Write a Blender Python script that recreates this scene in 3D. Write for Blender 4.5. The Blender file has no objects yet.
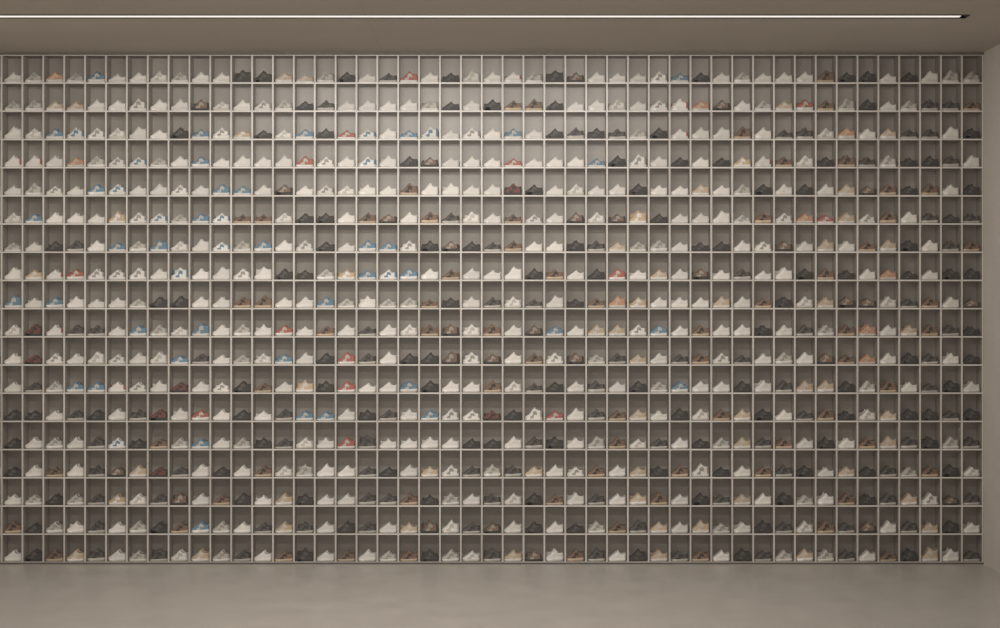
import bpy, math, random
import numpy as np
from mathutils import Vector
random.seed(7); rng=np.random.default_rng(7)
sc=bpy.context.scene
try: sc.view_settings.view_transform='Standard'
except Exception: pass

S=62.14; D=24.0; CZ=4.03
CW=20.88/S; CH=28.2/S
X0=(1.5-500)/S; NC=47; EXTRA=3; NR=18; Z0=0.032
ZTOP=Z0+NR*CH; CEIL=8.245; DEP=0.30
XR=7.79; XL=X0-EXTRA*CW-0.04; YF=-29.0

# ---------------- materials ----------------
def mat(name):
    m=bpy.data.materials.new(name); m.use_nodes=True
    nt=m.node_tree; return m,nt,nt.nodes['Principled BSDF']
def mottled(name,c1,c2,scale=1.5,rough=.7,bump=.0,spec=.3,fine=0.0,rough2=None):
    m,nt,b=mat(name); N=nt.nodes; L=nt.links
    tc=N.new('ShaderNodeTexCoord')
    n=N.new('ShaderNodeTexNoise'); n.inputs['Scale'].default_value=scale; n.inputs['Detail'].default_value=8; n.inputs['Roughness'].default_value=.6
    L.new(tc.outputs['Object'],n.inputs['Vector'])
    r=N.new('ShaderNodeValToRGB'); r.color_ramp.elements[0].position=.3; r.color_ramp.elements[1].position=.72
    r.color_ramp.elements[0].color=(*c1,1); r.color_ramp.elements[1].color=(*c2,1)
    L.new(n.outputs['Fac'],r.inputs['Fac']); L.new(r.outputs['Color'],b.inputs['Base Color'])
    b.inputs['Roughness'].default_value=rough; b.inputs['Specular IOR Level'].default_value=spec
    if bump:
        n2=N.new('ShaderNodeTexNoise'); n2.inputs['Scale'].default_value=fine or 30; n2.inputs['Detail'].default_value=4
        L.new(tc.outputs['Object'],n2.inputs['Vector'])
        bp=N.new('ShaderNodeBump'); bp.inputs['Strength'].default_value=bump; bp.inputs['Distance'].default_value=.01
        L.new(n2.outputs['Fac'],bp.inputs['Height']); L.new(bp.outputs['Normal'],b.inputs['Normal'])
    if rough2:
        mr=N.new('ShaderNodeMapRange'); mr.inputs['To Min'].default_value=rough; mr.inputs['To Max'].default_value=rough2
        L.new(n.outputs['Fac'],mr.inputs['Value']); L.new(mr.outputs['Result'],b.inputs['Roughness'])
    return m
M_floor=mottled('polished_concrete',(.375,.34,.30),(.43,.395,.35),1.9,.28,.05,.5,14,.40)
M_ceil=mottled('ceiling_plaster',(.53,.487,.437),(.56,.517,.465),.7,.9,.04,.2,40)
M_wall=mottled('wall_plaster',(.50,.457,.407),(.54,.495,.442),1.2,.85,.06,.2,30)
M_backwall=mottled('back_wall_plaster',(.30,.275,.245),(.34,.315,.28),1.2,.9)
M_metal=mottled('dark_anodised_trim',(.03,.028,.026),(.05,.047,.043),8,.4,0,.5)
M_joint=mottled('joint_shadow_gap',(.14,.13,.115),(.17,.158,.14),8,.9)
M_seam=mottled('ceiling_seam_strip',(.45,.415,.37),(.48,.445,.40),8,.9)

def plastic(name,c1,c2,tr,clear=0):
    m,nt,b=mat(name); N=nt.nodes; L=nt.links
    g=N.new('ShaderNodeNewGeometry')
    r=N.new('ShaderNodeValToRGB'); r.color_ramp.elements[0].color=(*c1,1); r.color_ramp.elements[1].color=(*c2,1)
    L.new(g.outputs['Random Per Island'],r.inputs['Fac']); L.new(r.outputs['Color'],b.inputs['Base Color'])
    b.inputs['Roughness'].default_value=.3
    t=N.new('ShaderNodeBsdfTranslucent'); L.new(r.outputs['Color'],t.inputs['Color'])
    mx=N.new('ShaderNodeMixShader'); mx.inputs[0].default_value=tr
    L.new(b.outputs[0],mx.inputs[1]); L.new(t.outputs[0],mx.inputs[2]); out=mx
    if clear:
        tp=N.new('ShaderNodeBsdfTransparent'); m2=N.new('ShaderNodeMixShader'); m2.inputs[0].default_value=clear
        L.new(mx.outputs[0],m2.inputs[1]); L.new(tp.outputs[0],m2.inputs[2]); out=m2
    L.new(out.outputs[0],N['Material Output'].inputs['Surface'])
    return m
M_shell=plastic('acrylic_edge',(.74,.69,.625),(.93,.88,.81),.0)
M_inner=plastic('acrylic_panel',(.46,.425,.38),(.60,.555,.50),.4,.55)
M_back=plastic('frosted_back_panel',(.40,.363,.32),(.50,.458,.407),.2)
# clear front door with slight haze
M_door,nt,b=mat('clear_acrylic_door'); N=nt.nodes; L=nt.links
b.inputs['Base Color'].default_value=(.64,.59,.53,1); b.inputs['Roughness'].default_value=.25
t=N.new('ShaderNodeBsdfTransparent'); t.inputs['Color'].default_value=(.97,.965,.955,1)
mx=N.new('ShaderNodeMixShader'); mx.inputs[0].default_value=.10
L.new(t.outputs[0],mx.inputs[1]); L.new(b.outputs[0],mx.inputs[2]); L.new(mx.outputs[0],N['Material Output'].inputs['Surface'])

M_shoe,nt,b=mat('sneaker_leather_and_rubber'); N=nt.nodes; L=nt.links
a=N.new('ShaderNodeAttribute'); a.attribute_name='part_color'
tc=N.new('ShaderNodeTexCoord'); n=N.new('ShaderNodeTexNoise'); n.inputs['Scale'].default_value=60
L.new(tc.outputs['Object'],n.inputs['Vector'])
mr=N.new('ShaderNodeMapRange'); mr.inputs['To Min'].default_value=.85; mr.inputs['To Max'].default_value=1.1
L.new(n.outputs['Fac'],mr.inputs['Value'])
vm=N.new('ShaderNodeVectorMath'); vm.operation='SCALE'
L.new(a.outputs['Color'],vm.inputs[0]); L.new(mr.outputs['Result'],vm.inputs['Scale']); L.new(vm.outputs[0],b.inputs['Base Color'])
b.inputs['Roughness'].default_value=.6; b.inputs['Specular IOR Level'].default_value=.2

M_led,nt,b=mat('led_diffuser')
b.inputs['Base Color'].default_value=(.9,.88,.84,1)
b.inputs['Emission Color'].default_value=(1,.96,.91,1); b.inputs['Emission Strength'].default_value=.8

# ---------------- mesh helpers ----------------
def mesh_obj(name,verts,faces,mats,midx=None,parent=None):
    me=bpy.data.meshes.new(name); me.from_pydata(verts,[],faces)
    for m in mats: me.materials.append(m)
    if midx is not None: me.polygons.foreach_set('material_index',midx)
    me.update(); o=bpy.data.objects.new(name,me); sc.collection.objects.link(o)
    if parent: o.parent=parent
    return o
BF=[(0,3,2,1),(4,5,6,7),(0,1,5,4),(1,2,6,5),(2,3,7,6),(3,0,4,7)]
def boxv(x0,x1,y0,y1,z0,z1):
    return [(x0,y0,z0),(x1,y0,z0),(x1,y1,z0),(x0,y1,z0),(x0,y0,z1),(x1,y0,z1),(x1,y1,z1),(x0,y1,z1)]
def boxes(name,lst,mats,mi=None,parent=None):
    v=[];f=[];idx=[]
    for k,b_ in enumerate(lst):
        o=len(v); v+=boxv(*b_); f+=[tuple(i+o for i in q) for q in BF]; idx+=[mi[k] if mi else 0]*6
    return mesh_obj(name,v,f,mats,idx,parent)
def empty(name):
    o=bpy.data.objects.new(name,None); sc.collection.objects.link(o); return o

# ---------------- room ----------------
T=.2; YB=DEP+.03
boxes('floor',[(XL-T,XR+T,YF,YB+T,-T,0)],[M_floor])
boxes('wall_back',[(XL,XR,YB,YB+T,0,CEIL)],[M_backwall])
boxes('wall_right',[(XR,XR+T,YF,YB+T,0,CEIL)],[M_wall])
boxes('wall_left',[(XL-T,XL,YF,YB+T,0,CEIL)],[M_wall])
# ceiling with cut slots for the visible lamp and three unseen added fill lamps, tilted to the wall
SW=.22
YS1=-D*(1-262/298.0)
slots=[(YS1,XL,6.62,165,10),(-6.5,-5.6,3.0,390,26),(-12.0,-5.6,3.0,350,34),(-18.0,-5.6,3.0,180,10)]
lst=[]; ye=YB+T; hi=0; spans=[]
for (s,xa,xb,_,_) in slots:
    lst.append((XL-T,XR+T,s+SW/2,ye,CEIL,CEIL+.25)); lst.append((xb,XR+T,s-SW/2,s+SW/2,CEIL,CEIL+.25))
    if xa>XL: lst.append((XL-T,xa,s-SW/2,s+SW/2,CEIL,CEIL+.25))
    lst.append((xa-(T if xa<=XL else 0),xb,s-SW/2,s+SW/2,CEIL+.15,CEIL+.25))
    ye=s-SW/2; spans.append((s+SW/2+.03,hi)); hi=s-SW/2-.03
lst.append((XL-T,XR+T,YF,ye,CEIL,CEIL+.25)); spans.append((YF+.5,hi))
boxes('ceiling',lst,[M_ceil])
boxes('trim_1',[(-1.9,-1.892,a,b_,CEIL-.002,CEIL+.002) for a,b_ in spans],[M_seam])
boxes('trim_2',[(XL,XR,-.0,.1,ZTOP+.004,CEIL)],[M_joint])

for i,(s,xa,xb,en,tilt) in enumerate(slots):
    e=empty('ceiling_lamp_and_added_fill')  # only the first is visible; the later ones are added to light the rack
    h=SW/2; w=.02
    boxes('slot_trim',[(xa,xb,s-h,s-h+w,CEIL-.012,CEIL+.148),(xa,xb,s+h-w,s+h,CEIL-.012,CEIL+.148),(xb-w,xb,s-h+w,s+h-w,CEIL-.012,CEIL+.148),(xa,xa+w,s-h+w,s+h-w,CEIL-.012,CEIL+.148),
        (xa+w,xb-w,s-h+w,s+h-w,CEIL+.13,CEIL+.148),(xa+.03,xb-.1,s-.055,s+.055,CEIL+.015,CEIL+.13)],[M_metal],parent=e)
    boxes('diffuser',[(xa+.035,xb-.11,s-.05,s+.05,CEIL-.008,CEIL+.014)],[M_led],parent=e)
    ld=bpy.data.lights.new('lamp_light','AREA'); ld.shape='RECTANGLE'; ld.size=xb-xa-.3; ld.size_y=.06
    ld.energy=en; ld.color=(1,.965,.925)
    lo=bpy.data.objects.new('lamp_light',ld); sc.collection.objects.link(lo); lo.location=((xa+xb)/2,s,CEIL-.05); lo.rotation_euler=(math.radians(tilt),0,0); lo.parent=e

# ---------------- acrylic display boxes ----------------
rack=empty('acrylic_shoe_display_rack')
V=[];F=[];MI=[];DV=[];DF=[]
th=.0088; gap=.0026
for r in range(NR):
    for c in range(-EXTRA,NC):
        jx=random.uniform(-.001,.001)
        x0=X0+c*CW+gap+jx; x1=X0+(c+1)*CW-gap+jx; z1=ZTOP-r*CH-gap*.6; z0=ZTOP-(r+1)*CH+gap*.6
        yf=random.uniform(0,.004)
        o=len(V)
        V+= [(x0,yf,z0),(x1,yf,z0),(x1,yf,z1),(x0,yf,z1)]
        a0,a1,b0,b1=x0+th,x1-th,z0+th,z1-th
        V+= [(a0,yf,b0),(a1,yf,b0),(a1,yf,b1),(a0,yf,b1)]
        V+= [(a0,DEP-.006,b0),(a1,DEP-.006,b0),(a1,DEP-.006,b1),(a0,DEP-.006,b1)]
        V+= [(x0,DEP,z0),(x1,DEP,z0),(x1,DEP,z1),(x0,DEP,z1)]
        for k in range(4):
            k2=(k+1)%4
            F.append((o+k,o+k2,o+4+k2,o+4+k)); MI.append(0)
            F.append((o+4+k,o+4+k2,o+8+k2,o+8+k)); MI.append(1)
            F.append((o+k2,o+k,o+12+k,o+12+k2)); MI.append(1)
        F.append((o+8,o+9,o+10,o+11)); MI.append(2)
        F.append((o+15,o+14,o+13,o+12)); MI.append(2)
        q=len(DV); yd=yf+.005
        DV+=[(a0,yd,b0),(a1,yd,b0),(a1,yd,b1),(a0,yd,b1)]; DF.append((q,q+1,q+2,q+3))
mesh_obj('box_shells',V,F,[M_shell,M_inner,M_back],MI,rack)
mesh_obj('clear_doors',DV,DF,[M_door],None,rack)
boxes('plinth',[(XL+.005,XR-.005,.012,DEP,0.0,Z0-.001)],[M_joint],parent=rack)
boxes('side_filler',[(X0+NC*CW,XR-.001,.01,.06,Z0,ZTOP)],[M_wall],parent=rack)

# ---------------- sneakers ----------------
TS=np.array([0,.02,.06,.12,.20,.28,.36,.43,.50,.545,.60,.68,.78,.87,.935,.975,1.0])
def shoe_template(L=.285,tongue=.15,collar=.115,heel=.125,toe=.066,sole=.036,hsole=.042,wid=1.08,flare=1.06,laces=5,opening=True):
    w=np.interp(TS,[0,.025,.07,.14,.26,.36,.5,.64,.8,.92,.97,1],[.016,.030,.039,.045,.048,.046,.040,.036,.036,.034,.028,.016])*wid
    H=np.interp(TS,[0,.03,.08,.18,.30,.42,.50,.56,.62,.68,.80,.90,.965,1],
        [sole+.012,toe*.86,toe,toe+.012,toe+.038,tongue*.84,tongue*.97,tongue,(tongue*.6+collar*.4),collar*1.03,collar*.96,(collar+heel)/2*.98,heel*.97,heel*.78])
    zb=np.interp(TS,[0,.12,.85,1],[.010,0,0,.006]); zs=np.interp(TS,[0,.1,.5,1],[sole*.95,sole,sole,hsole])
    vs=[]
    for i,tt in enumerate(TS):
        x=(tt-.5)*L
        op=opening and tt>.56 and tt<.985
        wt=w[i]*(.74 if op else np.interp(tt,[0,.2,.5,1],[.35,.45,.45,.5]))
        hc=max(H[i]-.04,zs[i]+.006) if op else H[i]+.004
        h=max(H[i],zs[i]+.006)
        half=[(0,zb[i]),(w[i]*.9,zb[i]),(w[i]*flare,zb[i]+.007),(w[i]*(flare+.02),zs[i]),(w[i]*.98,zs[i]+.001),
              (w[i]*(1.0 if not op else .97),zs[i]+.38*(h-zs[i])),(w[i]*(.88),zs[i]+.78*(h-zs[i])),(wt,h),(0,hc)]
        for j,(yy,zz) in enumerate(half): vs.append((x,-yy,zz))
        for (yy,zz) in half[7:0:-1]: vs.append((x,yy,zz))
    n=16; fs=[]; rg=[]
    for i in range(len(TS)-1):
        tm=(TS[i]+TS[i+1])/2
        for j in range(n):
            j2=(j+1)%n; jj=j if j<8 else 15-j
            fs.append((i*n+j,(i+1)*n+j,(i+1)*n+j2,i*n+j2))
            if jj<=3: g=0
            elif jj==7: g=4 if (opening and tm>.55) else (1 if tm<.2 else 2)
            else:
                g=1 if tm<.18 else (3 if tm>.84 else 2)
                if jj==5 and .4<tm<.7: g=5
                if jj==4 and .28<tm<.5: g=5
                if jj==4 and tm<.12: g=3
            rg.append(g)
    fs.append(tuple(range(n))); rg.append(1)
    o=(len(TS)-1)*n; fs.append(tuple(o+k for k in range(n-1,-1,-1))); rg.append(3)
    for k in range(laces):
        tt=.25+.24*k/max(1,laces-1); x=(tt-.5)*L; z=np.interp(tt,TS,H)+.004; ww=np.interp(tt,TS,w)*.5
        o=len(vs); vs+=boxv(x-.0035,x+.0035,-ww,ww,z-.004,z+.0035)
        fs+=[tuple(i+o for i in q) for q in BF]; rg+=[6]*6
    x=.965*L-.5*L; o=len(vs); vs+=boxv(x-.004,x+.004,-.009,.009,heel-.022,heel+.003); fs+=[tuple(i+o for i in q) for q in BF]; rg+=[5]*6
    x=.545*L-.5*L; ww=np.interp(.53,TS,w)*.6; o=len(vs)
    vs+=[(x-.016,-ww,tongue-.02),(x+.006,-ww,tongue-.02),(x+.006,ww,tongue-.02),(x-.016,ww,tongue-.02),
         (x-.004,-ww*.8,tongue+.010),(x+.012,-ww*.8,tongue+.007),(x+.012,ww*.8,tongue+.007),(x-.004,ww*.8,tongue+.010)]
    fs+=[tuple(i+o for i in q) for q in BF]; rg+=[2]*6
    return np.array(vs,dtype=np.float64),fs,np.array(rg)
TPL=[shoe_template(),
     shoe_template(tongue=.165,collar=.125,heel=.128,sole=.038,hsole=.048,flare=1.12),
     shoe_template(tongue=.19,collar=.165,heel=.168,toe=.07,wid=1.04),
     shoe_template(tongue=.178,collar=.14,heel=.142,sole=.038,hsole=.042,wid=1.1,flare=1.1,toe=.072),
     shoe_template(tongue=.14,collar=.10,heel=.108,sole=.03,hsole=.034,toe=.06),
     shoe_template(tongue=.17,collar=.13,heel=.132,sole=.048,hsole=.058,wid=1.1,flare=1.16,toe=.078)]
TPLP=[.22,.28,.05,.17,.10,.18]
FL=[]
for v,f,rg in TPL:
    FL.append((np.array([len(q) for q in f]),np.array([i for q in f for i in q])))

PAL={ # sole, toe, mid, heel, lining, accent, lace
'W':['w','w','w','w','g','w','w'],'w':['e','w','w','v','g','v','w'],'k':['w','w','w','g','k','g','w'],'L':['w','w','w','b','g','b','w'],
'r':['w','w','w','R','g','w','w'],'K':['k','k','k','k','k','d','k'],'D':['v','d','d','k','k','k','d'],'G':['w','v','v','g','d','g','w'],
'B':['w','b','b','b','k','v','b'],'R':['w','R','R','R','k','v','R'],'O':['e','o','o','o','d','t','o'],'T':['w','t','t','t','n','e','e'],
'N':['t','n','n','n','k','k','n'],'M':['k','m','m','k','k','k','m'],'Y':['w','y','t','y','d','w','e'],'P':['k','d','n','k','k','g','k']}
COL={'w':(.82,.785,.735),'e':(.66,.62,.56),'v':(.54,.51,.46),'g':(.34,.32,.29),'d':(.075,.07,.065),'k':(.017,.017,.017),'b':(.13,.26,.37),'R':(.43,.12,.09),
'o':(.56,.29,.18),'t':(.60,.46,.32),'n':(.20,.115,.073),'m':(.17,.04,.03),'y':(.62,.44,.20)}
ROWS=["WGOGBWWWGWWKKTTGKWDRWKWWrGKKWWWkBKWGWWWNKKWKWGG",
"WGTTWWkWWKWWWGKDWWWWWKWKNNKWWWWkrOKWGTRNGKWGDDN",
"WWBLkWWWKBkYKWBKRLWBLWkWBWKDKDWKrWWNWDDWOWTDDWK",
"rrWOGkLGWBWWWWRkWLWKKWWWRWWWBKkWKWKYrNWKNDGKKDW",
"WGWWBLWWkWBBWKWkWWWNWWWWMKWWWWKWWTWWKWKWTKNKNWK",
"WBWWWYkLWBLNNWKKWNKWNDwWNWWKWKYKWWWGNWORTWNWDKD",
"WWKDWBWBWWLGBWkKWBBWKKKDNWWKDTGGWKKWkKWTWNTKWDN",
"WTrRkkWWLWWkWKKGYBLBWNWWWKNWKRWTWKWDWWKNKWOKWKK",
"BWBWWWGKKWWNNWWBWWGGNKWDWDWKNOYWWWTWNKWTKKWDNWK",
"WMrDDWBGWBWGWRWNWDWwNKWNWKBWTTWBWNWWKWDGNOWTNDK",
"WMWWWkWWBDWWWBWKRDWKKKWKWNWKWDTWDNWDWGWKNOWKDWK",
"WDGBBrkWMWkKNWTKRWWBKWWNWDKWDWKGBWWKWDTTKGNWDKW",
"KKWDKWDMWRWKWDBBWKDWBWkMKWRWDNTWKWNTKWDNKWTKKDK",
"KWGWDLKNWBWGKDWWRDWWWWKKWDKWGNWDWKGTDNWKWNTDKWD",
"KWNWDKTMDWKWNWGWWDKWTkDWDTWkNWTKNWKWNDKWTKDWNKW",
"WGKWDYWDKWNKWTKWWDDNKGWDWKNWDWTNWKDTWKGWNKDTWKD",
"NKGWDWGKNBGWDTDWKDWTKWDKWKWKWNDTWTGWKDWNDKWDTKW",
"WKNTDWGDWTGDWNKWNWGNKGWDTKWNDWKTDNWKDGTWDWNKTWD"]
AV=[];ALT=[];ALL=[];AC=[];voff=0
def add(k,code,px,py,pz,yaw,sx,jit):
    global voff
    v,f,rg=TPL[k]; lt,fl=FL[k]
    c,s=math.cos(yaw),math.sin(yaw)
    P=v.copy(); P[:,0]*=sx
    x=P[:,0]*c-P[:,1]*s+px; y=P[:,0]*s+P[:,1]*c+py
    AV.append(np.stack([x,y,P[:,2]*jit[1]+pz],1)); ALT.append(lt); ALL.append(fl+voff); voff+=len(v)
    pal=np.array([COL[q] for q in PAL[code]])*jit[0]
    col=pal[rg]; AC.append(np.concatenate([col,np.ones((len(col),1))],1))
for r in range(NR):
    row=ROWS[r]
    for c in range(-EXTRA,NC):
        if 0<=c<len(row): code=row[c]
        else: code=random.choice('WWWWKDGTN')
        if code=='W' and random.random()<.22: code=random.choice('wwwkG')
        if code=='K' and random.random()<.2: code='P'
        k=int(rng.choice(len(TPL),p=TPLP))
        cx=X0+(c+.5)*CW; z=ZTOP-(r+1)*CH+gap*.6+th+.0005
        br=random.uniform(.85,1.05); hj=random.uniform(.96,1.09)
        yaw=math.radians(random.uniform(3,7))
        sx=random.uniform(.96,1.0)
        dx=random.uniform(.001,.005)
        add(k,code,cx-dx,.070,z,yaw,sx,(br,hj))
        if random.random()<.3: add(k,code,cx+dx,.190,z,math.pi-yaw*.5,sx,(br,hj))
        else: add(k,code,cx+dx,.190,z,yaw*random.uniform(.6,1),sx,(br,hj))
AV=np.concatenate(AV);ALT=np.concatenate(ALT);ALL=np.concatenate(ALL);AC=np.concatenate(AC)
me=bpy.data.meshes.new('sneaker_collection')
me.vertices.add(len(AV)); me.vertices.foreach_set('co',AV.astype(np.float32).ravel())
me.loops.add(len(ALL)); me.loops.foreach_set('vertex_index',ALL.astype(np.int32))
me.polygons.add(len(ALT)); st=np.concatenate([[0],np.cumsum(ALT)[:-1]]).astype(np.int32)
me.polygons.foreach_set('loop_start',st)
try: me.polygons.foreach_set('loop_total',ALT.astype(np.int32))
except Exception: pass
me.update(calc_edges=True)
at=me.attributes.new('part_color','FLOAT_COLOR','FACE'); at.data.foreach_set('color',AC.astype(np.float32).ravel())
me.materials.append(M_shoe)
so=bpy.data.objects.new('sneaker_collection',me); sc.collection.objects.link(so)

# ---------------- world / camera ----------------
w=bpy.data.worlds.new('World'); sc.world=w; w.use_nodes=True
w.node_tree.nodes['Background'].inputs[0].default_value=(1,.965,.925,1); w.node_tree.nodes['Background'].inputs[1].default_value=.24
cd=bpy.data.cameras.new('camera'); co=bpy.data.objects.new('camera',cd); sc.collection.objects.link(co)
co.location=(0,-D,CZ); co.rotation_euler=(math.pi/2,0,0); cd.sensor_width=36; cd.lens=36*S*D/1000; cd.clip_end=200
sc.camera=co
